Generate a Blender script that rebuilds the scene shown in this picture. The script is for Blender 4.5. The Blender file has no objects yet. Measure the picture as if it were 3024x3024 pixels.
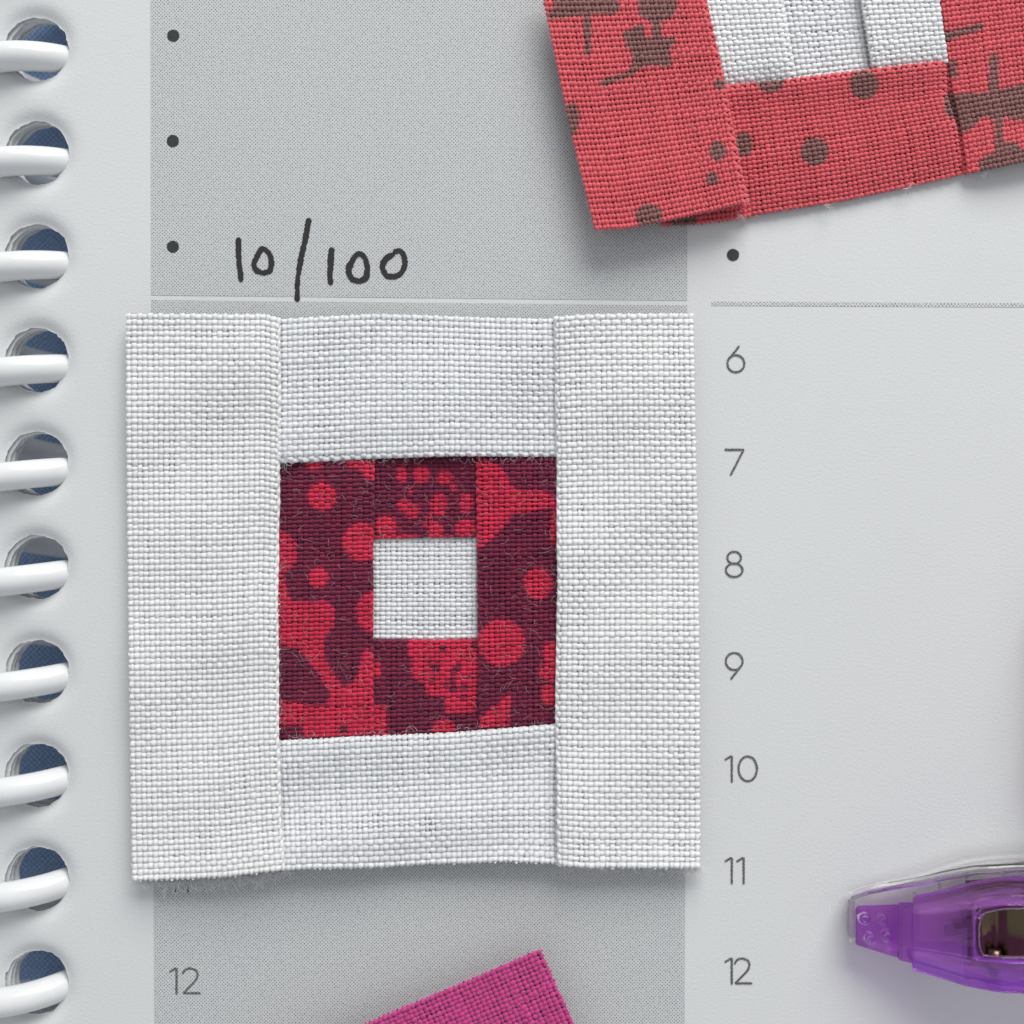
import bpy, math
import numpy as np
from mathutils import Vector

# ---------------------------------------------------------------- camera, world, light
# one Blender unit is one centimetre
scn = bpy.context.scene
scn.unit_settings.system = 'METRIC'
scn.unit_settings.scale_length = 0.01
D = 7.4            # lens height over the page
PPC = 440.0        # photograph pixels per centimetre on the page
cd = bpy.data.cameras.new('camera')
cam = bpy.data.objects.new('camera', cd)
scn.collection.objects.link(cam)
cam.location = (0, 0, D)
cd.sensor_width = 36
cd.lens = 36 * D / (3024 / PPC)
cd.clip_start = 0.1
cd.clip_end = 1000
cd.dof.use_dof = True
cd.dof.focus_distance = D - 0.06
cd.dof.aperture_fstop = 0.33
scn.camera = cam

world = bpy.data.worlds.new('World')
scn.world = world
world.use_nodes = True
wn = world.node_tree
bgn = wn.nodes['Background']
bgn.inputs[0].default_value = (0.93, 0.95, 1.0, 1)
bgn.inputs[1].default_value = 0.53


def area(name, loc, size, energy, color):
    ld = bpy.data.lights.new(name, 'AREA')
    ld.shape = 'RECTANGLE'
    ld.size, ld.size_y = size
    ld.energy = energy
    ld.color = color
    lo = bpy.data.objects.new(name, ld)
    scn.collection.objects.link(lo)
    lo.location = loc
    lo.rotation_euler = (Vector((0, 0, 0)) - Vector(loc)).to_track_quat('-Z', 'Y').to_euler()
    return lo


area('window_light', (13, 46, 29), (42, 30), 36500, (1.0, 0.985, 0.96))
scn.view_settings.view_transform = 'Standard'
scn.view_settings.look = 'None'
scn.view_settings.exposure = 0.0
scn.view_settings.gamma = 1.0
scn.cycles.max_bounces = 12
scn.cycles.transmission_bounces = 10
scn.cycles.transparent_max_bounces = 12

rng = np.random.default_rng(7)
C = scn.collection


# ---------------------------------------------------------------- helpers
def W(px, py, z=0.0):
    """world x, y of a point of height z measured at photograph pixel (px, py)"""
    k = (1 - np.asarray(z) / D) / PPC
    return (np.asarray(px, float) - 1512) * k, (1512 - np.asarray(py, float)) * k


def meta(o, label=None, cat=None, group=None, kind=None):
    if label: o['label'] = label
    if cat: o['category'] = cat
    if group: o['group'] = group
    if kind: o['kind'] = kind
    return o


def empty(name, loc, label, cat, group=None):
    o = bpy.data.objects.new(name, None)
    C.objects.link(o)
    o.location = loc
    o.empty_display_size = 0.3
    return meta(o, label, cat, group)


def link(name, me, mat=None, parent=None):
    o = bpy.data.objects.new(name, me)
    C.objects.link(o)
    if mat is not None: me.materials.append(mat)
    if parent is not None:
        o.parent = parent
        p, off = parent, Vector((0, 0, 0))
        while p is not None:
            off += p.location
            p = p.parent
        me.transform(__import__('mathutils').Matrix.Translation(-off))
    return o


def mesh_np(name, v, quads, smooth=True, attrs=None, tris=None):
    """mesh from numpy arrays of vertices and quads (and triangles)"""
    me = bpy.data.meshes.new(name)
    v = np.asarray(v, np.float32).reshape(-1, 3)
    q = np.asarray(quads, np.int32).reshape(-1, 4)
    t = np.asarray(tris if tris is not None else [], np.int32).reshape(-1, 3)
    me.vertices.add(len(v))
    me.vertices.foreach_set('co', v.ravel())
    nl = q.size + t.size
    me.loops.add(nl)
    me.loops.foreach_set('vertex_index', np.concatenate([q.ravel(), t.ravel()]))
    me.polygons.add(len(q) + len(t))
    st = np.concatenate([np.arange(len(q)) * 4, q.size + np.arange(len(t)) * 3]).astype(np.int32)
    me.polygons.foreach_set('loop_start', st)
    me.polygons.foreach_set('use_smooth', np.full(len(q) + len(t), smooth))
    me.update(calc_edges=True)
    for an, ad in (attrs or {}).items():
        if ad.ndim == 2:
            a = me.attributes.new(an, 'FLOAT_COLOR', 'POINT')
            d = np.ones((len(v), 4), np.float32)
            d[:, :3] = ad
            a.data.foreach_set('color', d.ravel())
        else:
            a = me.attributes.new(an, 'FLOAT', 'POINT')
            a.data.foreach_set('value', ad.astype(np.float32))
    me.validate()
    return me


def grid_quads(n, m, base=0, closed=False):
    """quads of an n x m vertex grid (rows n, columns m)"""
    i = np.arange(n - 1)[:, None]
    j = np.arange(m if closed else m - 1)[None, :]
    a = i * m + j
    b = i * m + (j + 1) % m
    c = (i + 1) * m + (j + 1) % m
    d = (i + 1) * m + j
    return (np.stack([a, b, c, d], -1).reshape(-1, 4) + base)


def tube(path, r, n=10, cap=True):
    """verts, quads, tris of a round tube along a 3-D path"""
    path = np.asarray(path, float)
    r = np.broadcast_to(np.asarray(r, float), (len(path),))
    t = np.gradient(path, axis=0)
    t /= np.linalg.norm(t, axis=1)[:, None]
    up = np.array([0.13, 0.21, 0.97]); out = []
    side = np.cross(t[0], up); side /= np.linalg.norm(side)
    for i in range(len(path)):
        side = side - t[i] * side.dot(t[i]); side /= np.linalg.norm(side)
        nn = np.cross(side, t[i])
        a = np.arange(n) * 2 * math.pi / n
        out.append(path[i] + r[i] * (np.cos(a)[:, None] * side + np.sin(a)[:, None] * nn))
    v = np.concatenate(out)
    q = grid_quads(len(path), n, 0, True)
    tr = []
    if cap:
        v = np.concatenate([v, path[:1], path[-1:]])
        L = len(path) * n
        for j in range(n):
            tr.append((L, (j + 1) % n, j))
            tr.append((L + 1, L - n + j, L - n + (j + 1) % n))
    return v, q, np.array(tr, int).reshape(-1, 3)


def smooth_noise(n, step, amp, count=None):
    """interpolated random values along n samples; (count, n) if count"""
    m = max(3, int(n / step) + 3)
    cn = count or 1
    base = rng.normal(0, 1, (cn, m))
    x = np.linspace(0, m - 1.001, n)
    i = x.astype(int); f = x - i; f = f * f * (3 - 2 * f)
    r = (base[:, i] * (1 - f) + base[:, i + 1] * f) * amp
    return r if count else r[0]


def in_poly(px, py, poly):
    inside = np.zeros(px.shape, bool)
    n = len(poly)
    j = n - 1
    for i in range(n):
        xi, yi = poly[i]; xj, yj = poly[j]
        c = ((yi > py) != (yj > py)) & (px < (xj - xi) * (py - yi) / ((yj - yi) or 1e-9) + xi)
        inside ^= c
        j = i
    return inside


def in_ell(px, py, e):
    cx, cy, rx = e[:3]
    ry = e[3] if len(e) > 3 else rx
    return ((px - cx) / rx) ** 2 + ((py - cy) / ry) ** 2 < 1


# ---------------------------------------------------------------- materials
def new_mat(name):
    m = bpy.data.materials.new(name)
    m.use_nodes = True
    nt = m.node_tree
    return m, nt, nt.nodes['Principled BSDF']


def N(nt, kind, **kw):
    n = nt.nodes.new(kind)
    for k, v in kw.items():
        if k.startswith('i_'):
            key = k[2:]
            n.inputs[int(key) if key.isdigit() else key].default_value = v
        else:
            setattr(n, k, v)
    return n


def math_node(nt, op, a, b=None, clamp=False):
    n = N(nt, 'ShaderNodeMath', operation=op)
    n.use_clamp = clamp
    for i, x in enumerate((a, b)):
        if x is None: continue
        if isinstance(x, (int, float)): n.inputs[i].default_value = x
        else: nt.links.new(x, n.inputs[i])
    return n.outputs[0]


def yarn_mat(name, rough=0.75, sheen=0.25, sub=0.0, fibre=1.0):
    """cotton yarn: dye from the printed-colour attribute, fine twisted fibre relief"""
    m, nt, b = new_mat(name)
    L = nt.links.new
    col = N(nt, 'ShaderNodeAttribute', attribute_name='dye')
    tu = N(nt, 'ShaderNodeAttribute', attribute_name='along')
    tv = N(nt, 'ShaderNodeAttribute', attribute_name='around')
    comb = N(nt, 'ShaderNodeCombineXYZ')
    tw = math_node(nt, 'MULTIPLY_ADD', tu.outputs['Fac'], 60.0)
    nt.nodes[-1].inputs[2].default_value = 0.0
    nd = nt.nodes[-1]
    L(tv.outputs['Fac'], nd.inputs[2])
    tum = math_node(nt, 'MULTIPLY', tu.outputs['Fac'], 22.0)
    L(tum, comb.inputs[0])
    tws = math_node(nt, 'MULTIPLY', tw, 5.0)
    L(tws, comb.inputs[1])
    geo = N(nt, 'ShaderNodeTexCoord')
    ns = N(nt, 'ShaderNodeTexNoise')
    ns.inputs['Scale'].default_value = 1.6
    ns.inputs['Detail'].default_value = 3
    ns.inputs['Roughness'].default_value = 0.65
    L(comb.outputs[0], ns.inputs['Vector'])
    n2 = N(nt, 'ShaderNodeTexNoise')
    n2.inputs['Scale'].default_value = 120
    n2.inputs['Detail'].default_value = 2
    L(geo.outputs['Object'], n2.inputs['Vector'])
    add = math_node(nt, 'ADD', ns.outputs['Fac'], math_node(nt, 'MULTIPLY', n2.outputs['Fac'], 0.6))
    bump = N(nt, 'ShaderNodeBump')
    bump.inputs['Strength'].default_value = 0.75 * fibre
    bump.inputs['Distance'].default_value = 0.005
    L(add, bump.inputs['Height'])
    L(bump.outputs[0], b.inputs['Normal'])
    hsv = N(nt, 'ShaderNodeHueSaturation')
    val = N(nt, 'ShaderNodeMapRange')
    val.inputs['From Min'].default_value = 0.3
    val.inputs['From Max'].default_value = 0.7
    val.inputs['To Min'].default_value = 0.82
    val.inputs['To Max'].default_value = 1.14
    L(ns.outputs['Fac'], val.inputs['Value'])
    L(val.outputs[0], hsv.inputs['Value'])
    L(col.outputs['Color'], hsv.inputs['Color'])
    L(hsv.outputs[0], b.inputs['Base Color'])
    b.inputs['Roughness'].default_value = rough
    b.inputs['Sheen Weight'].default_value = sheen
    b.inputs['Sheen Roughness'].default_value = 0.4
    b.inputs['Specular IOR Level'].default_value = 0.25
    if sub:
        b.inputs['Subsurface Weight'].default_value = sub
        b.inputs['Subsurface Radius'].default_value = (1, 0.95, 0.9)
        b.inputs['Subsurface Scale'].default_value = 0.03
    return m


HT = 10.35 / PPC / 2      # half pitch of the printer's screen


def paper_mat(name, color=(0.632, 0.648, 0.650), screen=None, ink=(0.2, 0.205, 0.205), lo=0.2, hi=0.75, rough=0.85, bump=0.42):
    """matt page; screen='dots' lays the halftone dots of the printed tint over it"""
    m, nt, b = new_mat(name)
    L = nt.links.new
    tc = N(nt, 'ShaderNodeTexCoord')
    geo = N(nt, 'ShaderNodeNewGeometry')
    n1 = N(nt, 'ShaderNodeTexNoise'); n1.inputs['Scale'].default_value = 28; n1.inputs['Detail'].default_value = 5
    n1.inputs['Roughness'].default_value = 0.6
    L(geo.outputs['Position'], n1.inputs['Vector'])
    n2 = N(nt, 'ShaderNodeTexNoise'); n2.inputs['Scale'].default_value = 0.9; n2.inputs['Detail'].default_value = 3
    L(geo.outputs['Position'], n2.inputs['Vector'])
    mix = N(nt, 'ShaderNodeMix', data_type='RGBA')
    mix.inputs[6].default_value = tuple(c * 0.955 for c in color) + (1,)
    mix.inputs[7].default_value = tuple(min(1, c * 1.03) for c in color) + (1,)
    s = math_node(nt, 'ADD', math_node(nt, 'MULTIPLY', n1.outputs['Fac'], 0.45), math_node(nt, 'MULTIPLY', n2.outputs['Fac'], 0.55))
    L(s, mix.inputs[0])
    out = mix.outputs[2]
    if screen:
        sep = N(nt, 'ShaderNodeSeparateXYZ')
        n3 = N(nt, 'ShaderNodeTexNoise'); n3.inputs['Scale'].default_value = 60; n3.inputs['Detail'].default_value = 1
        L(geo.outputs['Position'], n3.inputs['Vector'])
        vm = N(nt, 'ShaderNodeVectorMath', operation='SCALE'); vm.inputs[3].default_value = 0.008
        L(n3.outputs['Color'], vm.inputs[0])
        va = N(nt, 'ShaderNodeVectorMath', operation='ADD')
        L(geo.outputs['Position'], va.inputs[0]); L(vm.outputs[0], va.inputs[1])
        L(va.outputs[0], sep.inputs[0])
        cx = math_node(nt, 'COSINE', math_node(nt, 'MULTIPLY', sep.outputs[0], math.pi / HT))
        cy = math_node(nt, 'COSINE', math_node(nt, 'MULTIPLY', sep.outputs[1], math.pi / HT))
        f = math_node(nt, 'MULTIPLY', cx, cy)
        n4 = N(nt, 'ShaderNodeTexNoise'); n4.inputs['Scale'].default_value = 45; n4.inputs['Detail'].default_value = 2
        L(geo.outputs['Position'], n4.inputs['Vector'])
        f = math_node(nt, 'ADD', f, math_node(nt, 'MULTIPLY', math_node(nt, 'SUBTRACT', n4.outputs['Fac'], 0.5), 0.9))
        mr = N(nt, 'ShaderNodeMapRange', interpolation_type='SMOOTHSTEP')
        mr.inputs['From Min'].default_value = lo
        mr.inputs['From Max'].default_value = hi
        L(f, mr.inputs['Value'])
        mx = N(nt, 'ShaderNodeMix', data_type='RGBA')
        L(mr.outputs[0], mx.inputs[0]); L(out, mx.inputs[6]); mx.inputs[7].default_value = tuple(ink) + (1,)
        out = mx.outputs[2]
    L(out, b.inputs['Base Color'])
    b.inputs['Roughness'].default_value = rough
    b.inputs['Specular IOR Level'].default_value = 0.25
    nb = N(nt, 'ShaderNodeTexNoise'); nb.inputs['Scale'].default_value = 55; nb.inputs['Detail'].default_value = 6
    nb.inputs['Roughness'].default_value = 0.62
    L(geo.outputs['Position'], nb.inputs['Vector'])
    bp = N(nt, 'ShaderNodeBump'); bp.inputs['Strength'].default_value = bump; bp.inputs['Distance'].default_value = 0.006
    L(nb.outputs['Fac'], bp.inputs['Height']); L(bp.outputs[0], b.inputs['Normal'])
    return m


def ink_mat(name, color, rough=0.6):
    m, nt, b = new_mat(name)
    L = nt.links.new
    geo = N(nt, 'ShaderNodeNewGeometry')
    n1 = N(nt, 'ShaderNodeTexNoise'); n1.inputs['Scale'].default_value = 34; n1.inputs['Detail'].default_value = 3
    L(geo.outputs['Position'], n1.inputs['Vector'])
    mix = N(nt, 'ShaderNodeMix', data_type='RGBA')
    mix.inputs[6].default_value = tuple(c * 0.7 for c in color) + (1,)
    mix.inputs[7].default_value = tuple(c * 1.5 for c in color) + (1,)
    L(n1.outputs['Fac'], mix.inputs[0]); L(mix.outputs[2], b.inputs['Base Color'])
    b.inputs['Roughness'].default_value = rough
    b.inputs['Specular IOR Level'].default_value = 0.3
    return m


def plastic_mat(name, color, rough=0.3, spec=0.5, trans=0.0, ior=1.49, sub=0.0, metal=0.0, bump=0.0):
    m, nt, b = new_mat(name)
    L = nt.links.new
    geo = N(nt, 'ShaderNodeNewGeometry')
    n1 = N(nt, 'ShaderNodeTexNoise'); n1.inputs['Scale'].default_value = 9; n1.inputs['Detail'].default_value = 5
    L(geo.outputs['Position'], n1.inputs['Vector'])
    mix = N(nt, 'ShaderNodeMix', data_type='RGBA')
    mix.inputs[6].default_value = tuple(c * 0.96 for c in color) + (1,)
    mix.inputs[7].default_value = tuple(min(1, c * 1.03) for c in color) + (1,)
    L(n1.outputs['Fac'], mix.inputs[0]); L(mix.outputs[2], b.inputs['Base Color'])
    mr = N(nt, 'ShaderNodeMapRange'); mr.inputs['To Min'].default_value = rough * 0.8; mr.inputs['To Max'].default_value = rough * 1.25
    L(n1.outputs['Fac'], mr.inputs['Value']); L(mr.outputs[0], b.inputs['Roughness'])
    b.inputs['Specular IOR Level'].default_value = spec
    b.inputs['Transmission Weight'].default_value = trans
    b.inputs['IOR'].default_value = ior
    b.inputs['Metallic'].default_value = metal
    if sub:
        b.inputs['Subsurface Weight'].default_value = sub
        b.inputs['Subsurface Radius'].default_value = (1, 1, 1)
        b.inputs['Subsurface Scale'].default_value = 0.04
    if bump:
        bp = N(nt, 'ShaderNodeBump'); bp.inputs['Strength'].default_value = bump; bp.inputs['Distance'].default_value = 0.01
        L(n1.outputs['Fac'], bp.inputs['Height']); L(bp.outputs[0], b.inputs['Normal'])
    return m


def thin_plastic(name, color, tint, rough, share):
    m = plastic_mat(name, color, rough, 0.5, trans=1.0)
    nt = m.node_tree
    b = nt.nodes['Principled BSDF']; out = nt.nodes['Material Output']
    tr = N(nt, 'ShaderNodeBsdfTransparent'); tr.inputs[0].default_value = tuple(tint) + (1,)
    mx = N(nt, 'ShaderNodeMixShader'); mx.inputs[0].default_value = share
    nt.links.new(b.outputs[0], mx.inputs[1]); nt.links.new(tr.outputs[0], mx.inputs[2]); nt.links.new(mx.outputs[0], out.inputs[0])
    return m


M_paper = paper_mat('page_paper')
M_under = paper_mat('under_page_paper', (0.68, 0.70, 0.71))
M_tint = paper_mat('halftone_tint', screen='dots', color=(0.545, 0.560, 0.565), ink=(0.185, 0.20, 0.20), lo=0.22, hi=0.72)
M_rule = paper_mat('halftone_rule', screen='dots', ink=(0.22, 0.22, 0.22), lo=-0.1, hi=0.5)
M_num = paper_mat('numeral_ink', screen='dots', color=(0.24, 0.24, 0.24), ink=(0.075, 0.08, 0.085), lo=-0.7, hi=0.1)
M_bullet = ink_mat('bullet_ink', (0.030, 0.032, 0.032))
M_pen = ink_mat('pen_ink', (0.022, 0.023, 0.021), 0.5)
M_white_yarn = yarn_mat('white_cotton', 0.8, 0.25, 0.55)
M_red_yarn = yarn_mat('printed_cotton', 0.6, 0.22)
M_coral_yarn = yarn_mat('coral_cotton', 0.55, 0.42)
M_coil = plastic_mat('white_coil_plastic', (0.70, 0.715, 0.72), 0.2, 0.5, sub=0.25)
M_clear = thin_plastic('clear_plastic', (0.99, 0.99, 0.98), (0.97, 0.97, 0.96), 0.05, 0.34)
M_purple = thin_plastic('purple_plastic', (0.74, 0.26, 0.93), (0.88, 0.56, 0.96), 0.03, 0.44)
M_purple_lit = plastic_mat('rim_lit_purple_plastic', (0.42, 0.02, 0.80), 0.10, 0.5, trans=0.35)  # same purple, with light caught in the lower rim put into its colour
M_metal = plastic_mat('dull_spring_steel', (0.13, 0.105, 0.06), 0.24, 0.5, metal=1.0)


# ---------------------------------------------------------------- blue cloth under the planner
def tablecloth():
    m, nt, b = new_mat('blue_cloth')
    L = nt.links.new
    geo = N(nt, 'ShaderNodeNewGeometry')
    sep = N(nt, 'ShaderNodeSeparateXYZ'); L(geo.outputs['Position'], sep.inputs[0])
    cx = math_node(nt, 'SINE', math_node(nt, 'MULTIPLY', sep.outputs[0], math.pi / 0.022))
    cy = math_node(nt, 'SINE', math_node(nt, 'MULTIPLY', sep.outputs[1], math.pi / 0.022))
    f = math_node(nt, 'MULTIPLY', cx, cy)
    n1 = N(nt, 'ShaderNodeTexNoise'); n1.inputs['Scale'].default_value = 30; n1.inputs['Detail'].default_value = 3
    L(geo.outputs['Position'], n1.inputs['Vector'])
    f = math_node(nt, 'ADD', f, n1.outputs['Fac'])
    mix = N(nt, 'ShaderNodeMix', data_type='RGBA')
    mix.inputs[6].default_value = (0.16, 0.25, 0.42, 1)
    mix.inputs[7].default_value = (0.25, 0.36, 0.54, 1)
    L(f, mix.inputs[0]); L(mix.outputs[2], b.inputs['Base Color'])
    b.inputs['Roughness'].default_value = 0.85
    bp = N(nt, 'ShaderNodeBump'); bp.inputs['Strength'].default_value = 0.8; bp.inputs['Distance'].default_value = 0.01
    L(f, bp.inputs['Height']); L(bp.outputs[0], b.inputs['Normal'])
    n = 60
    xs = np.linspace(-14, 14, n)
    X, Y = np.meshgrid(xs, xs, indexing='ij')
    Z = -1.37 + 0.008 * np.sin(X * 1.3 + 1) * np.cos(Y * 1.1)
    v = np.stack([X, Y, Z], -1).reshape(-1, 3)
    o = link('tablecloth', mesh_np('tablecloth', v, grid_quads(n, n)), m)
    meta(o, kind='structure')


tablecloth()

# ---------------------------------------------------------------- planner
planner = empty('planner', (0, 0, -0.3), 'open white spiral planner page with hour numbers and grey printed column', 'planner')
HOLES = [138 + 307.8 * k for k in range(-1, 11)]
HX, HR = 103.0, 95.0
X0, X1, XR, YT, YB = -85, 300, 3700, -680, 3720


def hole_sheet(jx, jy, jr, ztop, zbot, dip, notch, name, mat, parent, xr=XR, full=True):
    """a sheet of paper with its row of punched holes, walls included"""
    NA, NRr = 72, 16
    V, Q = [], []
    base = 0
    ang = np.arange(NA) * 2 * math.pi / NA + math.pi / NA
    for k, hy in enumerate(HOLES):
        cx, cy = HX + jx + rng.normal(0, 1.0), hy + jy + rng.normal(0, 1.0)
        rad = HR + jr + smooth_noise(NA, 3, notch) + rng.normal(0, notch * 0.6, NA)
        # square cell boundary along the ray
        ytop, ybot = hy - 153.9, hy + 153.9
        if k == 0: ytop = YT
        if k == len(HOLES) - 1: ybot = YB
        c, s = np.cos(ang), np.sin(ang)
        with np.errstate(divide='ignore'):
            tx = np.where(c > 0, (X1 - cx) / c, (X0 - cx) / c)
            ty = np.where(s > 0, (ybot - cy) / s, (ytop - cy) / s)
        R = np.minimum(np.abs(tx), np.abs(ty))
        # snap nearest ray to each corner
        P = np.stack([cx + R * c, cy + R * s], -1)
        for qx in (X0, X1):
            for qy in (ytop, ybot):
                d = np.hypot(P[:, 0] - qx, P[:, 1] - qy)
                P[np.argmin(d)] = (qx, qy)
        f = np.linspace(0, 1, NRr) ** 2.0
        inner = np.stack([cx + rad * c, cy + rad * s], -1)
        rr = inner[None] * (1 - f[:, None, None]) + P[None] * f[:, None, None]
        dist = np.hypot(rr[..., 0] - cx, rr[..., 1] - cy) - HR
        # punched rim pressed down, a bit more on the upper and lower sides
        z = ztop - dip * np.exp(-(np.maximum(dist, 0) / 22.0) ** 1.5) * (0.75 + 0.35 * np.abs(np.sin(np.arctan2(rr[..., 1] - cy, rr[..., 0] - cx))))
        x, y = (rr[..., 0] - 1512) / PPC, (1512 - rr[..., 1]) / PPC
        v = np.stack([x, y, z], -1).reshape(-1, 3)
        V.append(v); Q.append(grid_quads(NRr, NA, base, True)[:, ::-1]); base += len(v)
        w0 = v[:NA].copy(); w1 = w0.copy(); w1[:, 2] -= (ztop - zbot)
        V.append(np.concatenate([w0, w1])); Q.append(grid_quads(2, NA, base, True)); base += 2 * NA
    if full:
        gx, gy = np.linspace(X1, xr, 40), np.linspace(YT, YB, 40)
        GX, GY = np.meshgrid(gx, gy, indexing='ij')
        v = np.stack([(GX - 1512) / PPC, (1512 - GY) / PPC, np.full(GX.shape, ztop)], -1).reshape(-1, 3)
        V.append(v); Q.append(grid_quads(40, 40, base)[:, ::-1]); base += len(v)
    # outer rim walls
    c4 = np.array([(X0, YT), (xr, YT), (xr, YB), (X0, YB)], float)
    top = np.stack([(c4[:, 0] - 1512) / PPC, (1512 - c4[:, 1]) / PPC, np.full(4, ztop)], -1)
    bot = top.copy(); bot[:, 2] = zbot
    V.append(np.concatenate([top, bot])); Q.append(grid_quads(2, 4, base, True)); base += 8
    return link(name, mesh_np(name, np.concatenate(V), np.concatenate(Q)), mat, parent)


page = hole_sheet(0, 0, 0, 0.0, -0.012, 0.036, 1.5, 'page', M_paper, planner)
zz = -0.058
for i in range(5):
    jx, jy = 3 + 3.5 * i + rng.normal(0, 3.0), rng.normal(0, 2.5)
    if i == 0: jx, jy = 9, 4
    o = hole_sheet(jx, jy, rng.normal(0, 1.5), zz, zz - 0.0205, 0.006, 1.0, 'under_page', M_under, planner, full=True)
    zz -= 0.0215


def ribbon(pts, w, z, rough=0.0, step=4.0, closed=False, taper=True):
    """flat stroke of ink, round ended, as verts and quads (pixels to world)"""
    pts = np.asarray(pts, float)
    if closed: pts = np.concatenate([pts, pts[:1]])
    # Catmull-Rom
    out = []
    n = len(pts)
    for i in range(n - 1):
        p0 = pts[i - 1] if i > 0 else (pts[-2] if closed else pts[0] * 2 - pts[1])
        p1, p2 = pts[i], pts[i + 1]
        p3 = pts[i + 2] if i + 2 < n else (pts[1] if closed else pts[-1] * 2 - pts[-2])
        m = max(2, int(np.hypot(*(p2 - p1)) / step))
        for t in np.arange(m) / m:
            out.append(0.5 * ((2 * p1) + (-p0 + p2) * t + (2 * p0 - 5 * p1 + 4 * p2 - p3) * t * t + (-p0 + 3 * p1 - 3 * p2 + p3) * t ** 3))
    out.append(pts[-1])
    P = np.array(out)
    t = np.gradient(P, axis=0)
    if closed:
        t[0] = t[-1] = (P[1] - P[-2])
    t /= np.linalg.norm(t, axis=1)[:, None] + 1e-9
    nrm = np.stack([-t[:, 1], t[:, 0]], -1)
    h = np.full(len(P), w / 2.0)
    if rough > 0.5: h = h * (1 + smooth_noise(len(P), 7, 0.07) + 0.06 * np.cos(np.linspace(0, 2.6, len(P))))
    l = h + (rng.normal(0, rough, len(P)) if rough else 0)
    r = h + (rng.normal(0, rough, len(P)) if rough else 0)
    if closed:
        l[-1], r[-1] = l[0], r[0]
    elif taper:
        # rounded ends
        L1, L2 = P[0] - t[0] * w * 0.42, P[-1] + t[-1] * w * 0.42
        P = np.concatenate([[L1], P, [L2]]); nrm = np.concatenate([nrm[:1], nrm, nrm[-1:]])
        l = np.concatenate([[w * .22], l, [w * .22]]); r = np.concatenate([[w * .22], r, [w * .22]])
    A, B = P + nrm * l[:, None], P - nrm * r[:, None]
    v2 = np.stack([A, B], 1).reshape(-1, 2)
    v = np.stack([(v2[:, 0] - 1512) / PPC, (1512 - v2[:, 1]) / PPC, np.full(len(v2), z)], -1)
    return v, grid_quads(len(P), 2)[:, ::-1]


def strokes(name, plist, w, mat, parent, z=0.002, rough=0.0, label=None):
    V, Q, b = [], [], 0
    for k, (p, closed) in enumerate(plist):
        v, q = ribbon(p, w, z + 0.0006 * k, rough, closed=closed)
        V.append(v); Q.append(q + b); b += len(v)
    o = link(name, mesh_np(name, np.concatenate(V), np.concatenate(Q), smooth=False), mat, parent)
    if label: o['label'] = label
    return o


def sheet(name, corners, mat, parent, z=0.002, n=2, label=None):
    (x0, y0), (x1, y1), (x2, y2), (x3, y3) = corners
    v = [((x - 1512) / PPC, (1512 - y) / PPC, z) for x, y in corners]
    o = link(name, mesh_np(name, v, [(0, 3, 2, 1)], smooth=False), mat, parent)
    if label: o['label'] = label
    return o


sheet('tinted_panel', [(444, YT), (2030, YT), (2029, 888), (446, 872)], M_tint, page, label='tall grey halftone panel with bullets')
sheet('tinted_panel', [(446, 886), (2029, 902), (2019, YB), (459, YB)], M_tint, page, label='grey halftone panel below the white rule')
sheet('printed_rule', [(2101, 891), (3700, 900), (3700, 911), (2101, 903)], M_rule, page)


def disc(name, cx, cy, r, mat, parent, z=0.004):
    a = np.arange(40) * 2 * math.pi / 40
    rr = r + smooth_noise(40, 2, 0.35)
    v = [((cx + q * math.cos(t) - 1512) / PPC, (1512 - cy - q * math.sin(t)) / PPC, z) for t, q in zip(a, rr)]
    me = bpy.data.meshes.new(name)
    me.from_pydata(v, [], [list(range(40))[::-1]])
    return link(name, me, mat, parent)


for (bx, by) in ((512, 106), (511, 417), (511, 729), (2164.5, 753)):
    disc('bullet_point', bx, by, 18, M_bullet, page)


def circ(cx, cy, rx, ry=None, n=22, a0=0):
    ry = ry or rx
    a = a0 + np.arange(n) * 2 * math.pi / n
    return [(cx + rx * math.cos(t), cy + ry * math.sin(t)) for t in a]


def line(a, b):
    return [a, ((a[0] + b[0]) / 2, (a[1] + b[1]) / 2), b]


GLYPH = {
    '0': (62, [(circ(30, 39, 27, 36.5), True)]),
    '1': (30, [([(1, 12), (9, 7), (17, 2)], False), (line((20, 3), (20, 77)), False)]),
    '2': (56, [([(3, 17), (9, 7), (22, 2), (36, 5), (45, 14), (45, 27), (38, 40), (22, 57), (5, 74)], False), (line((6, 75), (52, 75)), False)]),
    '6': (60, [(circ(29, 53, 25), True), (line((9, 39), (38, 2)), False)]),
    '7': (60, [(line((1, 3), (54, 3)), False), (line((54, 5), (17, 77)), False)]),
    '8': (60, [(circ(28, 20, 20, 18), True), (circ(28, 56.5, 24.5, 20), True)]),
    '9': (60, [(circ(28, 25, 25), True), (line((48, 39), (19, 76)), False)]),
}


def numeral(txt, x, y, gaps, label=None):
    for k, ch in enumerate(txt):
        w, st = GLYPH[ch]
        strokes('printed_numeral', [([(x + gaps[k] + a, y + b) for a, b in p], c) for p, c in st], 6.2, M_num, page, z=0.004, rough=0.35,
                label=label)


numeral('6', 2144, 1021, [0]); numeral('7', 2141, 1325, [0]); numeral('8', 2140, 1627, [0]); numeral('9', 2140, 1928, [0])
numeral('10', 2141, 2231, [0, 37]); numeral('11', 2141, 2531, [0, 35]); numeral('12', 2141, 2828, [0, 26])
numeral('12', 502, 2857, [0, 36]); numeral('11', 500, 2556, [0, 35])


def hw(p, closed=False):
    return [(600 + a / 2.76, 600 + b / 2.76) for a, b in p], closed


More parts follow.
